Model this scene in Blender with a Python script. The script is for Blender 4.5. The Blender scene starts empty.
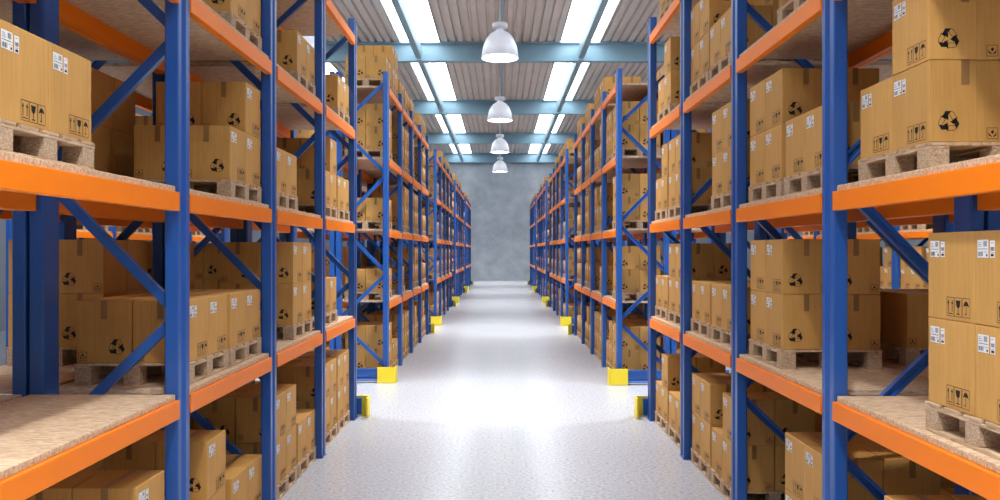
import bpy, math, random
import numpy as np
from mathutils import Vector, Matrix

# ---------------------------------------------------------------- settings
TOP_BOX = [0,2,4,5,6,7,9,10,12,14,16,17,19,20,22,24,26,30,32,34,36,38,39,40,41,42,44,46,47,48,49,50,51,54,56,65,67,70,71,73,74,76,78,79,81,82,83,85,86,88,90,91,93,94,95,98,99,101,102,103,116,122,123,126,128,129,130,131,133,134,135,138,139,146,147,150,151,154,155,158,160,161,164,165,168,170,172,173,175,176,177,180,181,184,186,187,190,191,194,195,196,197,198,199,202,204,206,208,210,211,213,214,215,218,220,227,229,231,233,234,235,237,238,239,240,241,242,244,245,247,248,249,252,254,256,257,259,260,262,263,264,265,266,267,270,272,274,275,276,278,279,282,283,284,285,286,287,290,291,292,294,295,297,298,299,305,307,308,309,313,316,320,324,325,327,332,333,340,341,348,352,360,361,367,372,374,408,428,429,442,455,462,463,474,475,485,486,544,986,988,989,990,991,992,995,996,999,1000,1003,1004,1032,1034,1058,1059,1060,1061,1104,1105,1106,1109,1116,1174,1954,1955,1956,1957,1958,1959,1962,1963,1965,1966,1969,1970,1971,1972,1973,1974,1977,1978,1979,1980,1981,1982,1985,1986,1987,1988,1989,1990,1993,1994,1997,1998,2004,2006,2007,2008,2012,2015,2019,2020,2027,2030,2041,2045,2046,2049,2061,2067,2068,2070,2075,2081,2082,2094,2101,2149,2153,2161,2162,2172,2173,2184,2188,2197,2734,2737,2738,2744,2746,2766,2844,3501,3502,3505,3506,3539,3540,3543]
TOP_PALLET = [0,1,2,3,4,5,6,7,8,9,10,11,16,17,18,19,22,24,25,26,27,28,29,30,31,32,33,34,35,36,37,38,39,42,43,44,45,46,47,48,49,50,51,52,53,54,55,56,57,58,59,60,61,62,63,64,65,66,67,68,69,70,71,72,73,74,75,76,77,78,81,82,83,84,85,86,88,89,90,91,92,94,95,97,99,102,103,106,108,110,112,114,115,116,117,118,119,122,124,127,128,130,132,133,135,137,139,146,148,150,152,176,196,197,325,331,342,344,345,346,347,348,349,350,351,352,353,354,355,356,357,358,359,360,361,362,363,364,365,366,367,368,369,370,371,372,373,374,375,377,378,379,380,381,382,383,384,386,387,388,389,390,391,393,396,399,400,401,402,404,405,406,408,411,413,415,416,417,418,420,421,422,425,427,430,433,435,436,476,490,492,614,615,620,622,631,636]
scene = bpy.context.scene
COL = scene.collection
X = 2.0            # half width of the aisle (m)
K = 1600.0         # metres per 1/pixel along the aisle
CAM_Z = 2.33
random.seed(7)
PI = math.pi

# ---------------------------------------------------------------- materials
def new_mat(name):
    m = bpy.data.materials.new(name); m.use_nodes = True
    nt = m.node_tree; b = nt.nodes['Principled BSDF']
    return m, nt, b

def simple(name, col, rough=.5, spec=.5, metal=0.0, vary=0.0, scale=3.0, bump=0.0, bscale=60, coat=0.0):
    m, nt, b = new_mat(name)
    b.inputs['Base Color'].default_value = (*col, 1)
    b.inputs['Roughness'].default_value = rough
    b.inputs['Specular IOR Level'].default_value = spec
    b.inputs['Metallic'].default_value = metal
    b.inputs['Coat Weight'].default_value = coat
    b.inputs['Coat Roughness'].default_value = .15
    tc = nt.nodes.new('ShaderNodeTexCoord')
    if vary:
        n = nt.nodes.new('ShaderNodeTexNoise'); n.inputs['Scale'].default_value = scale; n.inputs['Detail'].default_value = 5
        nt.links.new(tc.outputs['Object'], n.inputs['Vector'])
        r = nt.nodes.new('ShaderNodeMapRange')
        r.inputs['From Min'].default_value = .3; r.inputs['From Max'].default_value = .7
        r.inputs['To Min'].default_value = 1 - vary; r.inputs['To Max'].default_value = 1 + vary
        nt.links.new(n.outputs['Fac'], r.inputs['Value'])
        mx = nt.nodes.new('ShaderNodeMix'); mx.data_type = 'RGBA'; mx.blend_type = 'MULTIPLY'
        mx.inputs['Factor'].default_value = 1
        mx.inputs['A'].default_value = (*col, 1)
        nt.links.new(r.outputs['Result'], mx.inputs['B'])
        nt.links.new(mx.outputs['Result'], b.inputs['Base Color'])
    if bump:
        n2 = nt.nodes.new('ShaderNodeTexNoise'); n2.inputs['Scale'].default_value = bscale
        nt.links.new(tc.outputs['Object'], n2.inputs['Vector'])
        bp = nt.nodes.new('ShaderNodeBump'); bp.inputs['Strength'].default_value = bump; bp.inputs['Distance'].default_value = .01
        nt.links.new(n2.outputs['Fac'], bp.inputs['Height']); nt.links.new(bp.outputs['Normal'], b.inputs['Normal'])
    return m

def ramp(nt, stops):
    r = nt.nodes.new('ShaderNodeValToRGB'); e = r.color_ramp.elements
    while len(e) < len(stops): e.new(.5)
    for el, (p, c) in zip(e, stops): el.position = p; el.color = (*c, 1)
    return r

def cardboard(name, c0, c1):
    m, nt, b = new_mat(name)
    tc = nt.nodes.new('ShaderNodeTexCoord')
    mp = nt.nodes.new('ShaderNodeMapping'); mp.inputs['Scale'].default_value = (1, 1, .06)
    n = nt.nodes.new('ShaderNodeTexNoise'); n.inputs['Scale'].default_value = 70; n.inputs['Detail'].default_value = 3
    nt.links.new(tc.outputs['Object'], mp.inputs['Vector']); nt.links.new(mp.outputs['Vector'], n.inputs['Vector'])
    n2 = nt.nodes.new('ShaderNodeTexNoise'); n2.inputs['Scale'].default_value = 4; n2.inputs['Detail'].default_value = 3
    nt.links.new(tc.outputs['Object'], n2.inputs['Vector'])
    ad = nt.nodes.new('ShaderNodeMath'); ad.operation = 'MULTIPLY_ADD'; ad.inputs[1].default_value = .6
    nt.links.new(n.outputs['Fac'], ad.inputs[0])
    h = nt.nodes.new('ShaderNodeMath'); h.operation = 'MULTIPLY'; h.inputs[1].default_value = .4
    nt.links.new(n2.outputs['Fac'], h.inputs[0]); nt.links.new(h.outputs[0], ad.inputs[2])
    r = ramp(nt, [(.3, c0), (.7, c1)])
    nt.links.new(ad.outputs[0], r.inputs['Fac'])
    oi = nt.nodes.new('ShaderNodeObjectInfo')
    mr = nt.nodes.new('ShaderNodeMapRange'); mr.inputs['To Min'].default_value = .93; mr.inputs['To Max'].default_value = 1.07
    nt.links.new(oi.outputs['Random'], mr.inputs['Value'])
    mx = nt.nodes.new('ShaderNodeMix'); mx.data_type = 'RGBA'; mx.blend_type = 'MULTIPLY'; mx.inputs['Factor'].default_value = 1
    nt.links.new(r.outputs['Color'], mx.inputs['A']); nt.links.new(mr.outputs['Result'], mx.inputs['B'])
    nt.links.new(mx.outputs['Result'], b.inputs['Base Color'])
    b.inputs['Roughness'].default_value = .62; b.inputs['Specular IOR Level'].default_value = .3
    return m

def chips(name, c0, c1, c2, scale=60, stretch=(1, 1, 1), rough=.75):
    """chipboard / strand board: coloured cells plus fine noise"""
    m, nt, b = new_mat(name)
    tc = nt.nodes.new('ShaderNodeTexCoord')
    mp = nt.nodes.new('ShaderNodeMapping'); mp.inputs['Scale'].default_value = stretch
    nt.links.new(tc.outputs['Object'], mp.inputs['Vector'])
    v = nt.nodes.new('ShaderNodeTexVoronoi'); v.inputs['Scale'].default_value = scale
    nt.links.new(mp.outputs['Vector'], v.inputs['Vector'])
    n = nt.nodes.new('ShaderNodeTexNoise'); n.inputs['Scale'].default_value = scale * .6; n.inputs['Detail'].default_value = 4
    nt.links.new(mp.outputs['Vector'], n.inputs['Vector'])
    sp = nt.nodes.new('ShaderNodeSeparateColor'); nt.links.new(v.outputs['Color'], sp.inputs['Color'])
    ad = nt.nodes.new('ShaderNodeMath'); ad.operation = 'ADD'
    nt.links.new(sp.outputs['Red'], ad.inputs[0]); nt.links.new(n.outputs['Fac'], ad.inputs[1])
    hv = nt.nodes.new('ShaderNodeMath'); hv.operation = 'MULTIPLY'; hv.inputs[1].default_value = .5
    nt.links.new(ad.outputs[0], hv.inputs[0])
    r = ramp(nt, [(.2, c0), (.5, c1), (.8, c2)])
    nt.links.new(hv.outputs[0], r.inputs['Fac']); nt.links.new(r.outputs['Color'], b.inputs['Base Color'])
    b.inputs['Roughness'].default_value = rough; b.inputs['Specular IOR Level'].default_value = .25
    return m

def emit(name, col, s):
    m, nt, b = new_mat(name)
    b.inputs['Base Color'].default_value = (.8, .8, .8, 1)
    b.inputs['Emission Color'].default_value = (*col, 1); b.inputs['Emission Strength'].default_value = s
    return m

M = {}
M['card'] = cardboard('cardboard', (.56, .295, .078), (.67, .37, .108))
M['tape'] = simple('tape_brown', (.30, .155, .05), .3, .5)
M['ink'] = simple('print_ink', (.012, .010, .009), .6, .3)
M['paper'] = simple('label_paper', (.86, .87, .88), .5, .3)
M['grey_ink'] = simple('label_grey_ink', (.25, .26, .28), .6, .3)
M['wood'] = chips('pallet_board', (.40, .26, .15), (.56, .39, .25), (.68, .50, .34), 14, (3, 1, 6), .8)
M['chip'] = chips('pallet_chip_block', (.36, .235, .14), (.52, .37, .245), (.66, .50, .36), 160)
M['shelf'] = chips('shelf_chipboard', (.50, .33, .19), (.66, .47, .31), (.80, .62, .45), 70, (.35, 1.3, 1.3), .6)
M['blue'] = simple('blue_paint', (.018, .100, .39), .30, .55, vary=.06, scale=1.5)
M['orange'] = simple('orange_paint', (1.0, .235, .002), .42, .3, vary=.03, scale=1.2)
M['yellow'] = simple('yellow_paint', (.95, .76, .03), .4, .5, vary=.04, scale=4)
M['steel'] = simple('steel_bolt', (.35, .37, .4), .35, .5, 1.0)
M['roofblue'] = simple('roof_steel_blue', (.26, .42, .52), .5, .4, vary=.05, scale=1)
M['roofdeck'] = simple('roof_sheet', (.66, .60, .57), .55, .35, vary=.06, scale=.8)
M['lampwhite'] = simple('lamp_enamel', (.82, .84, .90), .3, .5)
M['lampglow'] = emit('lamp_glow', (1, .98, .95), 14)
def opal():
    m, nt, b = new_mat('opal_shade')
    b.inputs['Base Color'].default_value = (.58, .60, .67, 1); b.inputs['Roughness'].default_value = .3
    t = nt.nodes.new('ShaderNodeBsdfTranslucent'); t.inputs['Color'].default_value = (.85, .87, .92, 1)
    mx = nt.nodes.new('ShaderNodeMixShader'); mx.inputs[0].default_value = .03
    nt.links.new(b.outputs[0], mx.inputs[1]); nt.links.new(t.outputs[0], mx.inputs[2])
    nt.links.new(mx.outputs[0], nt.nodes['Material Output'].inputs['Surface'])
    return m
M['shade'] = opal()
M['sky'] = emit('skylight_daylight', (.93, .97, 1.0), 6.0)
M['whitewall'] = simple('painted_wall', (.26, .29, .33), .7, .3, vary=.05, scale=.5)

def floor_mat():
    m, nt, b = new_mat('speckled_floor')
    tc = nt.nodes.new('ShaderNodeTexCoord')
    v = nt.nodes.new('ShaderNodeTexNoise'); v.inputs['Scale'].default_value = 26; v.inputs['Detail'].default_value = 6; v.inputs['Roughness'].default_value = .75
    nt.links.new(tc.outputs['Object'], v.inputs['Vector'])
    r = ramp(nt, [(.34, (.24, .26, .31)), (.43, (.46, .48, .53)), (.56, (.54, .56, .61)), (.66, (.70, .71, .73))])
    nt.links.new(v.outputs['Fac'], r.inputs['Fac'])
    n = nt.nodes.new('ShaderNodeTexNoise'); n.inputs['Scale'].default_value = .35; n.inputs['Detail'].default_value = 4
    nt.links.new(tc.outputs['Object'], n.inputs['Vector'])
    r2 = nt.nodes.new('ShaderNodeMapRange'); r2.inputs['To Min'].default_value = .93; r2.inputs['To Max'].default_value = 1.06
    nt.links.new(n.outputs['Fac'], r2.inputs['Value'])
    mx = nt.nodes.new('ShaderNodeMix'); mx.data_type = 'RGBA'; mx.blend_type = 'MULTIPLY'; mx.inputs['Factor'].default_value = 1
    nt.links.new(r.outputs['Color'], mx.inputs['A']); nt.links.new(r2.outputs['Result'], mx.inputs['B'])
    nt.links.new(mx.outputs['Result'], b.inputs['Base Color'])
    r3 = nt.nodes.new('ShaderNodeMapRange'); r3.inputs['To Min'].default_value = .23; r3.inputs['To Max'].default_value = .26
    nt.links.new(n.outputs['Fac'], r3.inputs['Value']); nt.links.new(r3.outputs['Result'], b.inputs['Roughness'])
    b.inputs['Specular IOR Level'].default_value = .5
    return m
M['floor'] = floor_mat()

def concrete():
    m, nt, b = new_mat('plastered_concrete')
    tc = nt.nodes.new('ShaderNodeTexCoord')
    n = nt.nodes.new('ShaderNodeTexNoise'); n.inputs['Scale'].default_value = .9; n.inputs['Detail'].default_value = 9; n.inputs['Roughness'].default_value = .65
    nt.links.new(tc.outputs['Object'], n.inputs['Vector'])
    r = ramp(nt, [(.32, (.30, .335, .38)), (.5, (.38, .415, .46)), (.7, (.48, .515, .56))])
    nt.links.new(n.outputs['Fac'], r.inputs['Fac'])
    v = nt.nodes.new('ShaderNodeTexVoronoi'); v.inputs['Scale'].default_value = 1.1; v.inputs['Randomness'].default_value = 1
    nt.links.new(tc.outputs['Object'], v.inputs['Vector'])
    r2 = ramp(nt, [(.02, (.6, .63, .66)), (.05, (0, 0, 0))])
    nt.links.new(v.outputs['Distance'], r2.inputs['Fac'])
    mx = nt.nodes.new('ShaderNodeMix'); mx.data_type = 'RGBA'; mx.blend_type = 'ADD'; mx.inputs['Factor'].default_value = .25
    nt.links.new(r.outputs['Color'], mx.inputs['A']); nt.links.new(r2.outputs['Color'], mx.inputs['B'])
    nt.links.new(mx.outputs['Result'], b.inputs['Base Color'])
    b.inputs['Roughness'].default_value = .8
    return m
M['concrete'] = concrete()

# ---------------------------------------------------------------- mesh helpers
class MB:
    def __init__(s): s.v = []; s.f = []; s.m = []; s.mats = []; s.smooth = []
    def mi(s, mat):
        if mat not in s.mats: s.mats.append(mat)
        return s.mats.index(mat)
    def poly(s, pts, mat, smooth=False):
        b = len(s.v); s.v += [tuple(p) for p in pts]; s.f.append(tuple(range(b, b + len(pts)))); s.m.append(s.mi(mat)); s.smooth.append(smooth)
    def box(s, x0, x1, y0, y1, z0, z1, mat, bev=0.0):
        if bev <= 0:
            b = len(s.v)
            s.v += [(x, y, z) for z in (z0, z1) for y in (y0, y1) for x in (x0, x1)]
            for f in ((0, 2, 3, 1), (4, 5, 7, 6), (0, 1, 5, 4), (2, 6, 7, 3), (0, 4, 6, 2), (1, 3, 7, 5)):
                s.f.append(tuple(b + i for i in f)); s.m.append(s.mi(mat)); s.smooth.append(False)
            return
        # chamfered box: 24 vertices
        b = len(s.v); idx = {}
        for i, x in ((0, x0), (1, x1)):
            for j, y in ((0, y0), (1, y1)):
                for k, z in ((0, z0), (1, z1)):
                    dx = bev if i == 0 else -bev; dy = bev if j == 0 else -bev; dz = bev if k == 0 else -bev
                    idx[i, j, k, 'x'] = len(s.v); s.v.append((x, y + dy, z + dz))
                    idx[i, j, k, 'y'] = len(s.v); s.v.append((x + dx, y, z + dz))
                    idx[i, j, k, 'z'] = len(s.v); s.v.append((x + dx, y + dy, z))
        def add(lst, flip):
            if flip: lst = lst[::-1]
            s.f.append(tuple(lst)); s.m.append(s.mi(mat)); s.smooth.append(False)
        for i in (0, 1):
            add([idx[i, 0, 0, 'x'], idx[i, 1, 0, 'x'], idx[i, 1, 1, 'x'], idx[i, 0, 1, 'x']], i == 0)
            add([idx[0, i, 0, 'y'], idx[1, i, 0, 'y'], idx[1, i, 1, 'y'], idx[0, i, 1, 'y']], i == 1)
            add([idx[0, 0, i, 'z'], idx[1, 0, i, 'z'], idx[1, 1, i, 'z'], idx[0, 1, i, 'z']], i == 0)
        for a in (0, 1):
            for c in (0, 1):
                add([idx[a, c, 0, 'x'], idx[a, c, 0, 'y'], idx[a, c, 1, 'y'], idx[a, c, 1, 'x']], (a + c) % 2 == 1)
                add([idx[a, 0, c, 'x'], idx[a, 0, c, 'z'], idx[a, 1, c, 'z'], idx[a, 1, c, 'x']], (a + c) % 2 == 0)
                add([idx[0, a, c, 'y'], idx[0, a, c, 'z'], idx[1, a, c, 'z'], idx[1, a, c, 'y']], (a + c) % 2 == 1)
                for d in (0, 1):
                    add([idx[a, c, d, 'x'], idx[a, c, d, 'y'], idx[a, c, d, 'z']], (a + c + d) % 2 == 0)
    def extrude(s, prof, place, mat, t0, t1):
        """prof: list of (a,b); place(a,b,t)->xyz"""
        n = len(prof); b = len(s.v)
        s.v += [place(a, c, t0) for a, c in prof] + [place(a, c, t1) for a, c in prof]
        mi = s.mi(mat)
        for i in range(n):
            j = (i + 1) % n
            s.f.append((b + i, b + j, b + n + j, b + n + i)); s.m.append(mi); s.smooth.append(False)
        s.f.append(tuple(range(b + n - 1, b - 1, -1))); s.m.append(mi); s.smooth.append(False)
        s.f.append(tuple(range(b + n, b + 2 * n))); s.m.append(mi); s.smooth.append(False)
    def lathe(s, prof, mat, n=32, cx=0, cy=0):
        b = len(s.v); mi = s.mi(mat)
        for r, z in prof:
            for k in range(n):
                a = 2 * PI * k / n; s.v.append((cx + r * math.cos(a), cy + r * math.sin(a), z))
        for i in range(len(prof) - 1):
            for k in range(n):
                k2 = (k + 1) % n
                s.f.append((b + i * n + k, b + i * n + k2, b + (i + 1) * n + k2, b + (i + 1) * n + k)); s.m.append(mi); s.smooth.append(True)
    def mesh(s, name):
        me = bpy.data.meshes.new(name); me.from_pydata(s.v, [], s.f)
        for m in s.mats: me.materials.append(M[m])
        me.polygons.foreach_set('material_index', s.m); me.polygons.foreach_set('use_smooth', s.smooth)
        me.update(); return me

def recalc(me):
    import bmesh
    bm = bmesh.new(); bm.from_mesh(me); bmesh.ops.recalc_face_normals(bm, faces=bm.faces); bm.to_mesh(me); bm.free()

def link(name, data, parent=None, loc=(0, 0, 0), rot=0.0):
    o = bpy.data.objects.new(name, data); COL.objects.link(o)
    o.location = loc; o.rotation_euler = (0, 0, rot)
    if parent: o.parent = parent
    return o

def tag(o, label=None, cat=None, group=None, kind=None):
    if label: o['label'] = label
    if cat: o['category'] = cat
    if group: o['group'] = group
    if kind: o['kind'] = kind
    return o

# ---------------------------------------------------------------- cardboard box
BW, BL, BH = .365, .381, .415       # depth into rack, length along the aisle, height

def f_negx(e): return lambda u, v: (-BW / 2 - e, BL / 2 - u, v)
def f_negy(e): return lambda u, v: (-BW / 2 + u, -BL / 2 - e, v)
def f_posy(e): return lambda u, v: (BW / 2 - u, BL / 2 + e, v)
def f_posx(e): return lambda u, v: (BW / 2 + e, -BL / 2 + u, v)

def rect(mb, F, u0, u1, v0, v1, mat): mb.poly([F(u0, v0), F(u1, v0), F(u1, v1), F(u0, v1)], mat)
def line(mb, F, a, b, w, mat):
    dx, dy = b[0] - a[0], b[1] - a[1]; L = math.hypot(dx, dy) or 1; nx, ny = -dy / L * w / 2, dx / L * w / 2
    mb.poly([F(a[0] - nx, a[1] - ny), F(b[0] - nx, b[1] - ny), F(b[0] + nx, b[1] + ny), F(a[0] + nx, a[1] + ny)], mat)
def frame(mb, F, u0, u1, v0, v1, w, mat):
    for a, b in (((u0, v0), (u1, v0)), ((u1, v0), (u1, v1)), ((u1, v1), (u0, v1)), ((u0, v1), (u0, v0))): line(mb, F, a, b, w, mat)

def recycle(mb, F, cu, cv, R, lod):
    """three folded arrows chasing each other; every arrow half solid, half outline"""
    for k in range(3):
        a = -2 * PI * k / 3
        def P(x, y): return (cu + R * (x * math.cos(a) - y * math.sin(a)), cv + R * (x * math.sin(a) + y * math.cos(a)))
        # solid, tip to the upper right
        solid = [(-.62, .40), (-.30, .95), (.16, .95), (-.18, .36)]
        mb.poly([F(*P(*p)) for p in solid], 'ink')
        head = [(-.78, .52), (-.05, .12), (-.02, .52)]
        if lod: mb.poly([F(*P(*p)) for p in head], 'ink')
        if lod:
            out = [(.20, .95), (.46, .80), (.72, .34), (.34, .16), (.02, .70)]
            for i in range(5): line(mb, F, P(*out[i]), P(*out[(i + 1) % 5]), .0028, 'ink')
        else:
            line(mb, F, P(.18, .93), P(.68, .30), .006, 'ink')

def pictos(mb, F, u0, v0, w, h, lod):
    c = w / 3
    for i in range(3):
        a = u0 + i * c + c * .04; b = u0 + (i + 1) * c - c * .04
        frame(mb, F, a, b, v0, v0 + h, .0026 if lod else .0036, 'ink')
        m = (a + b) / 2
        if i == 0:
            for d in (-.24, .24):
                line(mb, F, (m + d * c, v0 + h * .22), (m + d * c, v0 + h * .8), .005, 'ink')
                if lod: mb.poly([F(m + d * c - .008, v0 + h * .66), F(m + d * c + .008, v0 + h * .66), F(m + d * c, v0 + h * .88)], 'ink')
            line(mb, F, (a + .008, v0 + h * .13), (b - .008, v0 + h * .13), .004, 'ink')
        if i == 1:
            mb.poly([F(m - .3 * c, v0 + h * .86), F(m - .22 * c, v0 + h * .55), F(m, v0 + h * .42), F(m + .22 * c, v0 + h * .55), F(m + .3 * c, v0 + h * .86)][::-1], 'ink')
            line(mb, F, (m, v0 + h * .14), (m, v0 + h * .5), .005, 'ink'); line(mb, F, (m - .2 * c, v0 + h * .14), (m + .2 * c, v0 + h * .14), .005, 'ink')
        if i == 2:
            mb.poly([F(m - .36 * c, v0 + h * .56), F(m - .1 * c, v0 + h * .62), F(m + .1 * c, v0 + h * .62), F(m + .36 * c, v0 + h * .56), F(m + .22 * c, v0 + h * .78), F(m, v0 + h * .88), F(m - .22 * c, v0 + h * .78)], 'ink')
            line(mb, F, (m, v0 + h * .14), (m, v0 + h * .62), .004, 'ink')
            if lod: line(mb, F, (m, v0 + h * .14), (m - .012, v0 + h * .2), .004, 'ink')

def hand_icon(mb, F, u0, v0, s):
    frame(mb, F, u0, u0 + s, v0, v0 + s, .0026, 'ink')
    m = u0 + s / 2
    mb.poly([F(m, v0 + s * .42), F(m + s * .16, v0 + s * .62), F(m, v0 + s * .82), F(m - s * .16, v0 + s * .62)], 'ink')
    for d in (-1, 1):
        pts = [(m + d * s * .40, v0 + s * .62), (m + d * s * .34, v0 + s * .30), (m + d * s * .06, v0 + s * .14), (m + d * s * .08, v0 + s * .26), (m + d * s * .26, v0 + s * .42)]
        mb.poly([F(*p) for p in (pts if d > 0 else pts[::-1])], 'ink')

def carton_body(mb, lod):
    if lod: mb.box(-BW / 2, BW / 2, -BL / 2, BL / 2, 0, BH, 'card', .004)
    else: mb.box(-BW / 2, BW / 2, -BL / 2, BL / 2, 0, BH, 'card')
    for F, lab in ((f_negy(.0007), 'L'), (f_posy(.0007), 'R')):
        cu = .27 * BW if lab == 'L' else .73 * BW
        recycle(mb, F, cu, .245 * BH if False else .105, .056, lod)
        if lod: hand_icon(mb, F, (.80 * BW if lab == 'L' else .04 * BW), .018, .055)
        if lod:
            su = .66 * BW if lab == 'L' else .34 * BW       # glued seam: a shallow vertical crease
            line(mb, F, (su, .01), (su, BH - .01), .0012, 'tape')
    pictos(mb, f_negx(.0007), .43 * BL, .020, .50 * BL, .088, lod)

def tape_mesh(mb):
    w = .021; e = .0012; d = .125
    mb.poly([(-w, -BL / 2 - e, BH + e), (w, -BL / 2 - e, BH + e), (w, BL / 2 + e, BH + e), (-w, BL / 2 + e, BH + e)], 'tape')
    mb.poly([(-w, -BL / 2 - e, BH - d), (w, -BL / 2 - e, BH - d), (w, -BL / 2 - e, BH + e), (-w, -BL / 2 - e, BH + e)], 'tape')
    mb.poly([(w, BL / 2 + e, BH - d), (-w, BL / 2 + e, BH - d), (-w, BL / 2 + e, BH + e), (w, BL / 2 + e, BH + e)], 'tape')

def label_big(mb, lod):
    F = f_negx(.0016); G = f_negx(.0024)
    u0, u1, v0, v1 = .065 * BL, .275 * BL, .715 * BH, .905 * BH
    rect(mb, F, u0, u1, v0, v1, 'paper'); w, h = u1 - u0, v1 - v0
    if lod:
        for i in range(6): rect(mb, G, u0 + w * (.56 + .055 * i), u0 + w * (.56 + .055 * i + (.035 if i % 2 else .02)), v0 + h * .62, v0 + h * .92, 'ink')
        for i in range(8): rect(mb, G, u0 + w * (.06 + .06 * i), u0 + w * (.06 + .06 * i + (.04 if i % 3 else .02)), v0 + h * .08, v0 + h * .34, 'ink')
        for i in range(3): rect(mb, G, u0 + w * .08, u0 + w * (.42 - .06 * i), v0 + h * (.62 + .1 * i), v0 + h * (.65 + .1 * i), 'grey_ink')
        rect(mb, G, u0 + w * .06, u0 + w * .92, v0 + h * .47, v0 + h * .50, 'ink')
        rect(mb, G, u0 + w * .62, u0 + w * .9, v0 + h * .30, v0 + h * .33, 'grey_ink'); rect(mb, G, u0 + w * .80, u0 + w * .93, v0 + h * .07, v0 + h * .2, 'ink')
    else:
        rect(mb, G, u0 + w * .56, u0 + w * .9, v0 + h * .62, v0 + h * .92, 'grey_ink'); rect(mb, G, u0 + w * .08, u0 + w * .5, v0 + h * .08, v0 + h * .36, 'grey_ink')

def label_small(mb, lod):
    F = f_negx(.0016); G = f_negx(.0024)
    u0, u1, v0, v1 = .305 * BL, .395 * BL, .715 * BH, .895 * BH
    rect(mb, F, u0, u1, v0, v1, 'paper'); w, h = u1 - u0, v1 - v0
    if lod:
        for i in range(5): rect(mb, G, u0 + w * .15, u0 + w * .85, v0 + h * (.42 + .045 * i), v0 + h * (.42 + .045 * i + .024), 'ink')
        rect(mb, G, u0 + w * .2, u0 + w * .7, v0 + h * .84, v0 + h * .88, 'grey_ink'); rect(mb, G, u0 + w * .2, u0 + w * .8, v0 + h * .08, v0 + h * .22, 'ink')
        rect(mb, G, u0 + w * .2, u0 + w * .8, v0 + h * .28, v0 + h * .31, 'grey_ink')
    else:
        rect(mb, G, u0 + w * .2, u0 + w * .8, v0 + h * .35, v0 + h * .65, 'grey_ink')

def mk(fn, *a, name='mesh'):
    mb = MB(); fn(mb, *a); return mb.mesh(name)
ME = {}
ME['carton'] = mk(carton_body, True, name='carton'); ME['tape'] = mk(tape_mesh, name='packing_tape')
ME['lab1'] = mk(label_big, True, name='shipping_label'); ME['lab2'] = mk(label_small, True, name='barcode_label')
def whole(mb): carton_body(mb, False); tape_mesh(mb); label_big(mb, False); label_small(mb, False)
LOWBOX = MB(); whole(LOWBOX)
ME['lowbox'] = LOWBOX.mesh('cardboard_box')

# ---------------------------------------------------------------- pallet
PW, PL, PH = .76, .79, .145
BXS = (-PW / 2 + .056, 0, PW / 2 - .056); BYS = (-PL / 2 + .056, 0, PL / 2 - .056)
def deck(mb):
    n = 5; bw = .13
    for i in range(n):      # boards run into the rack
        y = -PL / 2 + bw / 2 + i * (PL - bw) / (n - 1)
        mb.box(-PW / 2, PW / 2, y - bw / 2, y + bw / 2, .128, PH, 'wood', .002)
    for x in BXS:
        mb.box(x - .055, x + .055, -PL / 2 + .001, PL / 2 - .001, .113, .1275, 'wood', .002)
def pblock(mb): mb.box(-.054, .054, -.054, .054, .0185, .1125, 'chip', .002)
def pbottom(mb): mb.box(-.055, .055, -PL / 2, PL / 2, 0, .018, 'wood', .002)
ME['deck'] = mk(deck, name='deck_boards'); ME['pblock'] = mk(pblock, name='spacer_block'); ME['pbottom'] = mk(pbottom, name='bottom_board')
def lowpal(mb):
    mb.box(-PW / 2, PW / 2, -PL / 2, PL / 2, .118, PH, 'wood')
    for x in BXS:
        mb.box(x - .055, x + .055, -PL / 2, PL / 2, 0, .018, 'wood')
        for y in BYS: mb.box(x - .054, x + .054, y - .054, y + .054, .0185, .1175, 'chip')
LOWPAL = MB(); lowpal(LOWPAL)
ME['lowpal'] = LOWPAL.mesh('wooden_pallet')

# ---------------------------------------------------------------- rack geometry (local: front face x=0, depth +x, centred on y=0)
BAY = 2.008; NB = 4; DEP = .926; PX, PY = .088, .19
LV = [(.643 * X) + i * .646 * X for i in range(4)]     # beam undersides above the floor
BEAM_H, BOARD_T = .118, .036
TOPZ = [0.001] + [z + BEAM_H + BOARD_T + .001 for z in LV]
POST_TOP = 5.53
NODES = [5.38, 4.55, 3.70, 2.81, 1.93, 1.09, .25]

def post(mb, x0, flip):
    # section with a channel running down the outer face
    pr = [(0.006, -.095), (0, -.089), (0, -.030), (.030, -.018), (.030, .030), (0, .042), (0, .089), (.006, .095), (PX - .012, .095), (PX, .083), (PX, -.083), (PX - .012, -.095)]
    if flip: pr = [(PX - a, b) for a, b in pr][::-1]
    mb.extrude(pr, lambda a, b, t: (x0 + a, b, t), 'blue', .012, POST_TOP)
def foot(mb, x0):
    mb.box(x0 - .008, x0 + PX + .008, -.101, .101, 0, .0115, 'blue', .003)
def brace(mb, a, b):
    a = Vector((a[0], 0, a[1])); b = Vector((b[0], 0, b[1])); d = (b - a).normalized(); n = Vector((-d.z, 0, d.x)); L = (b - a).length
    pr = [(-.031, -.022), (-.031, .022), (.031, .022), (.031, -.022), (.020, -.022), (.013, -.006), (-.013, -.006), (-.020, -.022)]
    def pl(p, q, t):
        v = a + d * t + n * p; return (v.x, q, v.z)
    mb.extrude(pr, pl, 'blue', 0, L)
    for t in (.03, L - .03):
        c = a + d * t
        k = len(mb.v)
        for yy in (-.023, -.031):
            for i in range(8):
                an = 2 * PI * i / 8; mb.v.append((c.x + .012 * math.cos(an), yy, c.z + .012 * math.sin(an)))
        mi = mb.mi('steel')
        for i in range(8):
            j = (i + 1) % 8; mb.f.append((k + i, k + j, k + 8 + j, k + 8 + i)); mb.m.append(mi); mb.smooth.append(False)
        mb.f.append(tuple(k + 8 + i for i in range(8))); mb.m.append(mi); mb.smooth.append(False)
BR = []
seq = []
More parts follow.
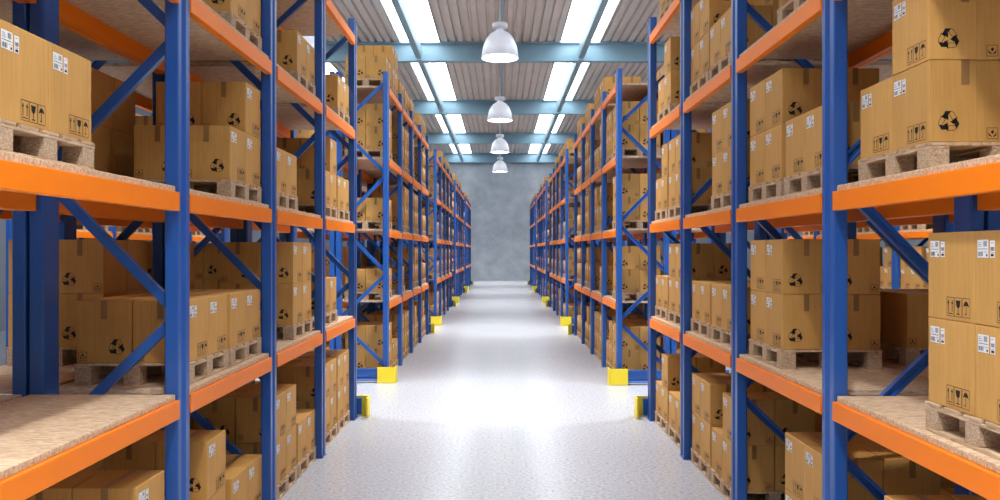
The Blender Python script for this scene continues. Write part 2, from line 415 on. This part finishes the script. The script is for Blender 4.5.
for ph in (0, 1):
    seq = [((PX - .02) if (i + ph) % 2 == 0 else (DEP - PX + .02), z) for i, z in enumerate(NODES)]
    BR.append([((p[0], p[1] - .042), (q[0], q[1] + .042)) for p, q in zip(seq, seq[1:])])
def beam(mb, x0, flip):
    L = BAY - PY + .004
    pr = [(-.010, 0), (-.010, BEAM_H), (.045, BEAM_H), (.045, .0), (.040, -.0)]
    pr = [(-.010, .004), (-.006, 0), (.042, 0), (.045, .004), (.045, BEAM_H - .0), (-.006, BEAM_H), (-.010, BEAM_H - .004)]
    if flip: pr = [(-a, b) for a, b in pr][::-1]
    mb.extrude(pr, lambda a, b, t: (x0 + a, t, b), 'orange', -L / 2, L / 2)
def board(mb): mb.box(.012, DEP - .012, -(BAY - PY) / 2 + .012, (BAY - PY) / 2 - .012, 0, BOARD_T, 'shelf', .003)
def mkr(fn, *a, name='m'):
    me = mk(fn, *a, name=name); recalc(me); return me
ME['postF'] = mkr(post, 0, False, name='post'); ME['postR'] = mkr(post, DEP - PX, True, name='post')
ME['footF'] = mkr(foot, 0, name='foot_plate'); ME['footR'] = mkr(foot, DEP - PX, name='foot_plate')
ME['br'] = [[mkr(brace, a, b, name='diagonal_brace') for a, b in q] for q in BR]
ME['beamF'] = mkr(beam, 0, False, name='load_beam'); ME['beamR'] = mkr(beam, DEP, True, name='load_beam')
ME['board'] = mk(board, name='shelf_board')
def wholeframe(mb, ph):
    post(mb, 0, False); post(mb, DEP - PX, True)
    for a, b in BR[ph]: brace(mb, a, b)
ME['frame'] = [mkr(wholeframe, ph, name='upright_frame') for ph in (0, 1)]

def rack(x, y, rot, label, group, detail, ph):
    r = link('pallet_rack', None, None, (x, y, 0), rot); r.empty_display_size = .2
    tag(r, label, 'rack', group)
    for k in range(NB + 1):
        yy = (k - NB / 2) * BAY
        if detail:
            f = link('upright_frame', None, r, (0, yy, 0)); f.empty_display_size = .1
            for m in ('postF', 'postR'): link('post', ME[m], f)
            for m in ('footF', 'footR'): link('foot_plate', ME[m], f)
            for m in ME['br'][ph]: link('diagonal_brace', m, f)
        else: link('upright_frame', ME['frame'][ph], r, (0, yy, 0))
    for k in range(NB):
        yy = (k - NB / 2 + .5) * BAY
        for z in LV:
            link('load_beam', ME['beamF'], r, (0, yy, z)); link('load_beam', ME['beamR'], r, (0, yy, z))
            link('shelf_board', ME['board'], r, (0, yy, z + BEAM_H + .0005))
    return r

# block start positions (far face of first post, in 1/pixel) -> centre y of the first frame
U0 = {-1: [.00197, .00902, .01585, .02265, .02945], 1: [.00194, .00888, .01575, .02265, .02945]}
def y0(side, blk): return U0[side][blk] * K - PY / 2
SIDE = {-1: 'left', 1: 'right'}
ORD = ['first', 'second', 'third', 'fourth', 'fifth']
GAPX = .012 * X
XA = {-1: X, 1: 1.028 * X}
XR = {s: [a, a + 2 * DEP + GAPX, 2 * X + a + 2 * DEP + GAPX] for s, a in XA.items()}      # front faces: aisle row, back-to-back row, row across the next aisle
for s in (-1, 1):
    for b in range(5):
        yc = y0(s, b) + NB * BAY / 2
        rack(s * XR[s][0], yc, 0 if s > 0 else PI, f'blue and orange pallet rack facing the aisle, {ORD[b]} block along its {SIDE[s]} side', 'racks lining the aisle', b < 3, 1 if s > 0 else 0)
        rack(s * XR[s][1], yc, PI if s > 0 else 0, f'blue and orange rack standing back-to-back behind the {ORD[b]} aisle rack, {SIDE[s]} side', 'racks behind the aisle racks', b < 1, 0)
        if b < 2:
            rack(s * XR[s][2], yc, 0 if s > 0 else PI, f'rack seen through gaps across the neighbouring aisle, {ORD[b]} block, {SIDE[s]} side', 'racks across the neighbouring aisles', False, 0)

# ---------------------------------------------------------------- loads: (side, row, block, bay, level, u_start, stack heights near-front, near-back, far-front, far-back)
LOADS = []
def L(side, row, blk, bay, lev, u, pat, slot):
    lo = y0(side, blk) + bay * BAY + PY / 2; y = u * K if u < 1 else u
    y = min(max(y, lo + .008), lo + BAY - PY - PL - .008)      # clear of the posts
    for q in LOADS:
        if q[:5] == (side, row, blk, bay, lev) and abs(q[5] - y) < PL + .01: y = max(lo + .008, min(q[5] + PL + .012, lo + BAY - PY - PL - .004))
    LOADS.append((side, row, blk, bay, lev, y, pat, slot))
F_, A_, B_, C_, D_ = 0, 1, 2, 3, 4
hand = {
 -1: [(0, B_, .00205, '1111'), (1, B_, .00383, '1122'), (2, B_, .00461, '1111'), (3, B_, .00585, '1122'), (3, B_, .00641, '1111'),
      (1, C_, .00384, '1122'), (2, C_, .00510, '1111'), (3, C_, .00638, '1111'),
      (1, A_, .00331, '1111'), (1, A_, .00383, '1111'), (2, A_, .00500, '2222'), (3, A_, .00584, '1111'),
      (0, F_, .00210, '1111'), (0, F_, .00260, '1122'), (1, F_, .00329, '1122'), (1, F_, .00388, '1111'), (2, F_, .00460, '2222'), (2, F_, .00515, '1111'), (3, F_, .00585, '2222'), (3, F_, .00638, '2222'),
      (1, D_, .00384, '1111'), (2, D_, .00470, '1111')],
 1: [(3, D_, .00605, '1111'), (1, D_, .0034, '1111'),
     (3, C_, .00608, '2211'), (2, C_, .00447, '1212'), (2, C_, .00498, '2222'), (1, C_, .00325, '1111'),
     (3, B_, .00568, '2222'), (3, B_, .00620, '2211'), (2, B_, .00442, '2222'), (1, B_, .00316, '1111'), (1, B_, .00368, '2222'), (0, B_, .00246, '2211'),
     (0, A_, .00195, '2222'), (1, A_, .00367, '2222'), (2, A_, .00443, '1111'), (2, A_, .00494, '1111'), (3, A_, .00568, '2222'), (3, A_, .00620, '1111'),
     (0, F_, .00223, '2222'), (1, F_, .00317, '2222'), (2, F_, .00443, '2211'), (2, F_, .00494, '2222'), (3, F_, .00568, '1111'), (3, F_, .00620, '2211')]}
for s in (-1, 1):
    cnt = {}
    for bay, lev, u, pat in hand[s]:
        k = (bay, lev); cnt[k] = cnt.get(k, 0) + 1
        L(s, 0, 0, bay, lev, u * (1.024 if s > 0 else 1), pat, cnt[k])
backhand = {(-1, 1, B_): [(.00372, '2222')], (-1, 1, A_): [(.00407, '2222')], (-1, 0, A_): [], (1, 1, A_): [(.00400, '1111')], (1, 0, A_): [], (-1, 0, B_): [(.00250, '2222')]}
rnd = random.Random(21)
PATS = ['2222', '2222', '1111', '1111', '2211', '1122', '2212', '1111']
def fill(s, row, b, p_occ, ptop):
    st = y0(s, b)
    for bay in range(NB):
        for lev in range(5):
            a = st + bay * BAY + PY / 2 + .05
            if (row, b) == (1, 0) and (s, bay, lev) in backhand:
                for i, (u, pat) in enumerate(backhand[s, bay, lev]): L(s, row, b, bay, lev, u, pat, i + 1)
                continue
            p = ptop if lev == D_ else p_occ
            if (row, b, lev) == (1, 0, 0): p = 1
            occ = [rnd.random() < p, rnd.random() < p]
            pats = [rnd.choice(PATS), rnd.choice(PATS)]
            if row == 0 and b == 1 and bay == 0:
                want = {-1: {0: '2222', 1: '1111', 2: '1111', 3: '2222', 4: '2222'}, 1: {0: '2222', 1: '2222', 2: '2222', 3: '2222', 4: None}}[s][lev]
                occ[0] = want is not None; pats[0] = want
                if lev == D_ and s < 0: pats[0] = '1111'; occ[1] = True; pats[1] = '2222'
                if want is None: occ[1] = False
            if lev == D_ and not (b == 1 and bay == 0): pats = ['1111', '1111']
            n = 0
            for i in range(2):
                if occ[i]:
                    n += 1; L(s, row, b, bay, lev, a + i * (BAY - PY - PL - .10) + rnd.uniform(0, .03), pats[i], i + 1)
for s in (-1, 1):
    for b in range(1, 5): fill(s, 0, b, .82, .55)
    for b in range(5): fill(s, 1, b, .70 if b else .55, .4)
    for b in range(2): fill(s, 2, b, .7, .3)

LEVN = ['floor level', 'lowest shelf', 'middle shelf', 'upper shelf', 'topmost shelf']
BOXES = []; PALLETS = []
bayslots = {}
for q in LOADS: bayslots.setdefault(q[:5], []).append(q[5])
jr = random.Random(5)
for s, row, blk, bay, lev, ys, pat, slot in LOADS:
    z = TOPZ[lev]
    inward = s if row in (0, 2) else -s            # direction from the front face into the rack
    x = s * XR[s][row] + inward * ((.10 if (s, row, blk, bay, lev) == (1, 0, 0, 0, B_) else .06) + PW / 2)
    yc = ys + PL / 2
    rot = 0 if inward > 0 else PI
    slots = sorted(bayslots[(s, row, blk, bay, lev)])
    which = '' if len(slots) == 1 else ('near' if ys == slots[0] else 'far')
    where = (ORD[bay] + ' bay', (ORD[blk] + ' ' + SIDE[s] + ' rack') if row == 0 else (ORD[blk] + ' rear ' + SIDE[s] + ' rack' if row == 1 else 'outer ' + ORD[blk] + ' ' + SIDE[s] + ' rack'))
    PALLETS.append((x, yc, z, rot, which, LEVN[lev], where, row, pat))
    hs = [int(c) for c in pat]
    for ci in range(2):           # 0 near, 1 far
        for di in range(2):       # 0 front (aisle side), 1 back
            n = hs[ci * 2 + di]
            for k in range(n):
                bx = x + inward * ((di - .5) * (BW + .008))
                by = yc + (ci - .5) * (BL + .009)
                BOXES.append((bx + jr.uniform(-.0015, .0015), by + jr.uniform(-.0015, .0015), z + PH + .0008 + k * (BH + .0022), rot + jr.uniform(-.006, .006),
                              dict(layer='' if max(hs) == 1 else ('top' if k == 1 else 'bottom'), col=('near', 'far')[ci], dep=('aisle-side', 'inner')[di] if row == 0 else ('outer', 'inner')[di],
                                   which=which, lev=LEVN[lev], where=where, row=row)))

def merged(name, items, low, skip):
    keep = [i for i in range(len(items)) if i not in skip]
    V = np.array(low.v, dtype=np.float64); nv, nf = len(V), len(low.f)
    lens = np.array([len(f) for f in low.f]); flat = np.concatenate([np.array(f) for f in low.f]); nl = len(flat)
    N = len(keep)
    vs = np.empty((N, nv, 3))
    for j, i in enumerate(keep):
        x, y, z, r = items[i][:4]; c, s_ = math.cos(r), math.sin(r)
        vs[j, :, 0] = V[:, 0] * c - V[:, 1] * s_ + x; vs[j, :, 1] = V[:, 0] * s_ + V[:, 1] * c + y; vs[j, :, 2] = V[:, 2] + z
    me = bpy.data.meshes.new(name)
    me.vertices.add(N * nv); me.vertices.foreach_set('co', vs.ravel())
    me.loops.add(N * nl); me.loops.foreach_set('vertex_index', (flat[None, :] + (np.arange(N) * nv)[:, None]).ravel().astype(np.int32))
    me.polygons.add(N * nf)
    starts = np.concatenate([[0], np.cumsum(lens)[:-1]])
    me.polygons.foreach_set('loop_start', (starts[None, :] + (np.arange(N) * nl)[:, None]).ravel().astype(np.int32))
    for m in low.mats: me.materials.append(M[m])
    me.polygons.foreach_set('material_index', np.tile(np.array(low.m, dtype=np.int32), N))
    me.update(calc_edges=True); me.validate()
    o = link(name, me)
    return o, keep

def px_size(y): return 800 * BH / max(y, .5)
topb = set(TOP_BOX); topp = set(TOP_PALLET)
for i in TOP_BOX:
    x, y, z, r, d = BOXES[i]
    w = d['which'] + ' pallet' if d['which'] else 'pallet'
    lab = f"{d['layer']} {d['dep']} {d['col']} brown box, {w} on {d['lev']}, {d['where'][0]}, {d['where'][1]}".strip()
    lab = lab.replace('on floor level', 'at floor level')
    if len(lab.replace('-', ' ').split()) > 16: lab = lab.replace(' brown box', ' box')
    if len(lab.replace('-', ' ').split()) > 16: lab = lab.replace('aisle-side', 'front')
    big = px_size(y) > 22
    if big:
        o = link('cardboard_box', None, None, (x, y, z), r); o.empty_display_size = .05
        link('carton', ME['carton'], o); link('packing_tape', ME['tape'], o)
        link('shipping_label', ME['lab1'], o); link('barcode_label', ME['lab2'], o)
    else:
        o = link('cardboard_box', ME['lowbox'], None, (x, y, z), r)
    tag(o, lab, 'box', 'cardboard boxes stacked on the pallets')
for i in TOP_PALLET:
    x, y, z, r, which, lev, where, row, pat = PALLETS[i]
    n = {4: 'four', 5: 'five', 6: 'six', 7: 'seven', 8: 'eight'}[sum(int(c) for c in pat)]
    lab = f"{which} wooden pallet carrying {n} boxes on {lev}, {where[0]}, {where[1]}".strip().replace('on floor level', 'at floor level')
    if y < 13:
        o = link('wooden_pallet', None, None, (x, y, z), r); o.empty_display_size = .05
        link('deck_boards', ME['deck'], o)
        for px in BXS:
            link('bottom_board', ME['pbottom'], o, (px, 0, 0))
            for py in BYS: link('spacer_block', ME['pblock'], o, (px, py, 0))
    else: o = link('wooden_pallet', ME['lowpal'], None, (x, y, z), r)
    tag(o, lab, 'pallet', 'wooden pallets in the racks')
ob, KEEPB = merged('cardboard_boxes', BOXES, LOWBOX, topb)
tag(ob, 'small brown cardboard boxes filling the distant and hidden bays of the racks', 'boxes', None, 'stuff')
op, KEEPP = merged('wooden_pallets', PALLETS, LOWPAL, topp)
tag(op, 'wooden pallets under the boxes in the distant and hidden rack bays', 'pallets', None, 'stuff')

# ---------------------------------------------------------------- end guards
def guard(s, blk, far):
    yy = y0(s, blk) - PY / 2 - .16 if not far else y0(s, blk) + NB * BAY + PY / 2 + .16
    dirn = -1 if not far else 1
    g = link('rack_end_guard', None, None, (s * XA[s], yy, 0)); g.empty_display_size = .1
    nm = ('far' if far else 'near') + ' end of the ' + ORD[blk]
    tag(g, f'low yellow and blue guard at the {nm} aisle rack, {SIDE[s]} side', 'guard', 'low end guards beside the racks')
    mb = MB()
    # yellow angle plate: one leg across the rack end, the other along the aisle
    t = .022; xa, xb = -.165, .16; h = .285
    def pl(a, b, tt): return (s * a, -dirn * b * -1 * -1, tt)
    prof = [(xb, 0), (xa + .03, 0), (xa + .009, .009), (xa, .03), (xa, .24), (xa + t, .24), (xa + t, .04), (xa + .04, t), (xb, t)]
    mb.extrude(prof, lambda a, b, tt: (s * a, -dirn * b, tt), 'yellow', .006, h)
    me = mb.mesh('corner_plate'); recalc(me); link('corner_plate', me, g)
    mb = MB(); L_ = 2 * DEP + GAPX + .05
    yb = -dirn * .03
    pr = [(0, .035), (0, .045), (.03, .085), (.03, .10), (.012, .11), (.012, .225), (0, .24), (0, .258), (.07, .258), (.07, .035)]
    mbr = MB(); mbr.extrude(pr, lambda a, b, tt: (s * tt, yb + dirn * (.03 - a) - dirn * .03, b), 'blue', -.05, L_)
    me = mbr.mesh('barrier_rail'); recalc(me); link('barrier_rail', me, g)
    mb = MB()
    for xx in (.1, L_ / 2, L_ - .1):
        mb.box(min(s * (xx - .05), s * (xx + .05)), max(s * (xx - .05), s * (xx + .05)), min(yb - dirn * .071, yb - dirn * .10), max(yb - dirn * .071, yb - dirn * .10), 0, .27, 'blue', .004)
    link('stub_post', mb.mesh('stub_post'), g)
for s in (-1, 1):
    for b in range(5):
        if b: guard(s, b, False)
        guard(s, b, True)

# ---------------------------------------------------------------- building shell
YW = .0395 * K; YB = -11.0; XS = 14.5
ZC = CAM_Z + 3.83 * X; ZB = CAM_Z + 3.48 * X
def struct(name, mb, fix=False):
    me = mb.mesh(name)
    if fix: recalc(me)
    o = link(name, me); o['kind'] = 'structure'; return o
mb = MB(); mb.box(-XS - .3, XS + .3, YB - .3, YW + .3, -.2, 0, 'floor'); struct('floor', mb)
mb = MB(); mb.box(-XS, XS, YW, YW + .3, 0, ZC + .3, 'concrete'); struct('wall_back', mb)
mb = MB(); mb.box(-XS, XS, YB - .3, YB, 0, ZC + .3, 'whitewall'); struct('wall_front', mb)
mb = MB(); mb.box(-XS - .3, -XS, YB - .3, YW + .3, 0, ZC + .3, 'whitewall'); struct('wall_left', mb)
mb = MB(); mb.box(XS, XS + .3, YB - .3, YW + .3, 0, ZC + .3, 'whitewall'); struct('wall_right', mb)
SK = [(1.10 * X, 1.84 * X), (3.45 * X, 4.1 * X)]
strips = sorted([(a, b) for a, b in SK] + [(-b, -a) for a, b in SK])
# ribbed roof sheet between the skylight strips
mb = MB(); pitch = .30; dz = .095
edges = [-XS] + [v for st in strips for v in st] + [XS]
for a, b in zip(edges[::2], edges[1::2]):
    x = a; n = max(1, round((b - a) / pitch)); p = (b - a) / n; pts = []
    for i in range(n):
        o = a + i * p
        pts += [(o, ZC + dz), (o + p * .27, ZC + dz), (o + p * .35, ZC), (o + p * .92, ZC)]
    pts.append((b, ZC + dz))
    for (xa, za), (xb, zb) in zip(pts, pts[1:]):
        mb.poly([(xa, YB, za), (xa, YW, za), (xb, YW, zb), (xb, YB, zb)], 'roofdeck')
    mb.box(a, b, YB, YW, ZC + .12, ZC + .2, 'roofdeck')
struct('ceiling', mb)
BEAMS = [ (.0395 - i * .00703) * K for i in range(11)]
BEAMS = [y for y in BEAMS if y > YB + .5]
# main roof beams (I section) and purlins
tn = 0
for i, y in enumerate(BEAMS):
    tn += 1; mb = MB(); yy = y - (.25 if i == 0 else 0)
    h = ZC - .004 - ZB; w = .16
    pr = [(-w, 0), (w, 0), (w, .04), (.02, .05), (.02, h - .05), (w, h - .04), (w, h), (-w, h), (-w, h - .04), (-.02, h - .05), (-.02, .05), (-w, .04)]
    mb.extrude(pr, lambda a, b, t: (t, yy + a, ZB + b), 'roofblue', -XS, XS)
    struct(f'trim_{tn}', mb, True)
for cx, w, h in ((-1.485 * X, .10, .42), (1.485 * X, .10, .42), (0.06, .045, .14), (-3.75 * X, .10, .42), (3.75 * X, .10, .42)):
    tn += 1; mb = MB()
    pr = [(-w, .012), (-w + .012, 0), (w - .012, 0), (w, .012), (w, h), (-w, h)]
    z0 = ZC - .006 - h if w < .1 else ZB + .08
    ys = [YW] + [b for b in BEAMS[1:]] + [YB]
    for k in range(len(ys) - 1):
        hi = ys[k] - (.41 if k == 0 else .17); lo = ys[k + 1] + .17
        mb.extrude(pr, lambda a, b, t: (cx + a, t, z0 + b), 'roofblue', lo, hi)
    struct(f'trim_{tn}', mb, True)
wn = 0
ys = [YW] + BEAMS[1:] + [YB]
for a, b in strips:
    for k in range(len(ys) - 1):
        wn += 1; mb = MB()
        mb.box(a, b, ys[k + 1] + .02, ys[k] - .02, ZC + .10, ZC + .13, 'sky')
        w_ = struct(f'window_{wn}', mb)
        mf = MB()
        for q in (a + .012, b - .012): mf.box(q - .012, q + .012, ys[k + 1] + .02, ys[k] - .02, ZC, ZC + .099, 'roofdeck')
        # arched hoops stiffening the rooflight
        m_ = (ys[k] + ys[k + 1]) / 2
        for yh in (m_ - 2.6, m_ + 2.6):
            pts = [(a + .03 + (b - a - .06) * t / 14, ZC + .09 - .0, yh + .55 * math.sin(PI * t / 14)) for t in range(15)]
            for p, q in zip(pts, pts[1:]):
                mf.poly([(p[0], p[2] - .012, p[1]), (q[0], q[2] - .012, q[1]), (q[0], q[2] + .022, q[1]), (p[0], p[2] + .022, p[1])], 'roofblue')
        fo = link('window_frame', mf.mesh('window_frame'), w_)

# ---------------------------------------------------------------- pendant lamps
def lamp(x, y, label):
    zr = CAM_Z + 2.865 * X; px = .0144 * X
    o = link('pendant_lamp', None, None, (x, y, 0)); o.empty_display_size = .2
    tag(o, label, 'lamp', 'bell shaped lamps above the aisle')
    prof = [(19, 0), (18.7, 4), (18.1, 8), (17.2, 12), (15.9, 16), (14.2, 19.6), (12, 22.8), (9.4, 25.4), (6.5, 27.2), (4.6, 28), (4.2, 29), (4.2, 31.5)]
    mb = MB(); mb.lathe([(r * px, zr + h * px) for r, h in prof], 'shade', 40)
    me = mb.mesh('shade'); recalc(me); link('shade', me, o)
    mb = MB(); mb.lathe([(.001, zr + 31 * px), (7.4 * px, zr + 31 * px), (8 * px, zr + 31.6 * px), (8 * px, zr + 35.4 * px), (7.4 * px, zr + 36 * px), (.001, zr + 36 * px)], 'lampwhite', 32)
    me = mb.mesh('cap'); recalc(me); link('cap', me, o)
    mb = MB(); mb.lathe([(.018, zr + 36 * px), (.018, ZC - .002)], 'lampwhite', 10); link('rod', mb.mesh('rod'), o)
    mb = MB(); mb.lathe([(.001, zr + .9 * px), (6 * px, zr + 1.2 * px), (13 * px, zr + 2.6 * px), (17.6 * px, zr + 5.5 * px)], 'lampglow', 32); link('diffuser', mb.mesh('diffuser'), o)
    ld = bpy.data.lights.new('lamp_light', 'SPOT'); ld.energy = 2800; ld.spot_size = math.radians(104); ld.spot_blend = 1.0; ld.shadow_soft_size = .22; ld.color = (1, .985, .96)
    lo = bpy.data.objects.new('lamp_light', ld); COL.objects.link(lo); lo.parent = o; lo.location = (0, 0, zr - .03)
    return o
names = ['pendant lamp hanging above the viewer', 'large white bell lamp over the gap after the first racks', 'largest visible white bell lamp, hanging in front of the first roof beam', 'second visible white bell lamp along the aisle', 'third visible white bell lamp along the aisle', 'smallest white bell lamp, hanging before the concrete wall']
for k in range(6): lamp(0.0, (.00067 + .0071 * k) * K, names[k])
for s in (-1, 1):
    for k in range(0, 6, 1):
        if k < 3: lamp(s * (XR[s][1] + X), (.00067 + .0071 * k) * K, f'bell lamp over the {SIDE[s]} neighbouring aisle, {ORD[k]} along')

# ---------------------------------------------------------------- world, camera, view
w = bpy.data.worlds.new('World'); scene.world = w; w.use_nodes = True
bg = w.node_tree.nodes['Background']; bg.inputs['Color'].default_value = (.8, .9, 1, 1); bg.inputs['Strength'].default_value = 1.0
cam = bpy.data.cameras.new('Camera'); co = bpy.data.objects.new('Camera', cam); COL.objects.link(co)
co.location = (0, 0, CAM_Z); co.rotation_euler = (PI / 2, 0, 0)
cam.sensor_width = 36; cam.lens = 28.8; cam.shift_y = .001; cam.clip_end = 300; cam.clip_start = .05
scene.camera = co
scene.view_settings.view_transform = 'Standard'; scene.view_settings.look = 'None'
scene.view_settings.gamma = 1; scene.view_settings.use_curve_mapping = False
scene.view_settings.exposure = 0.0
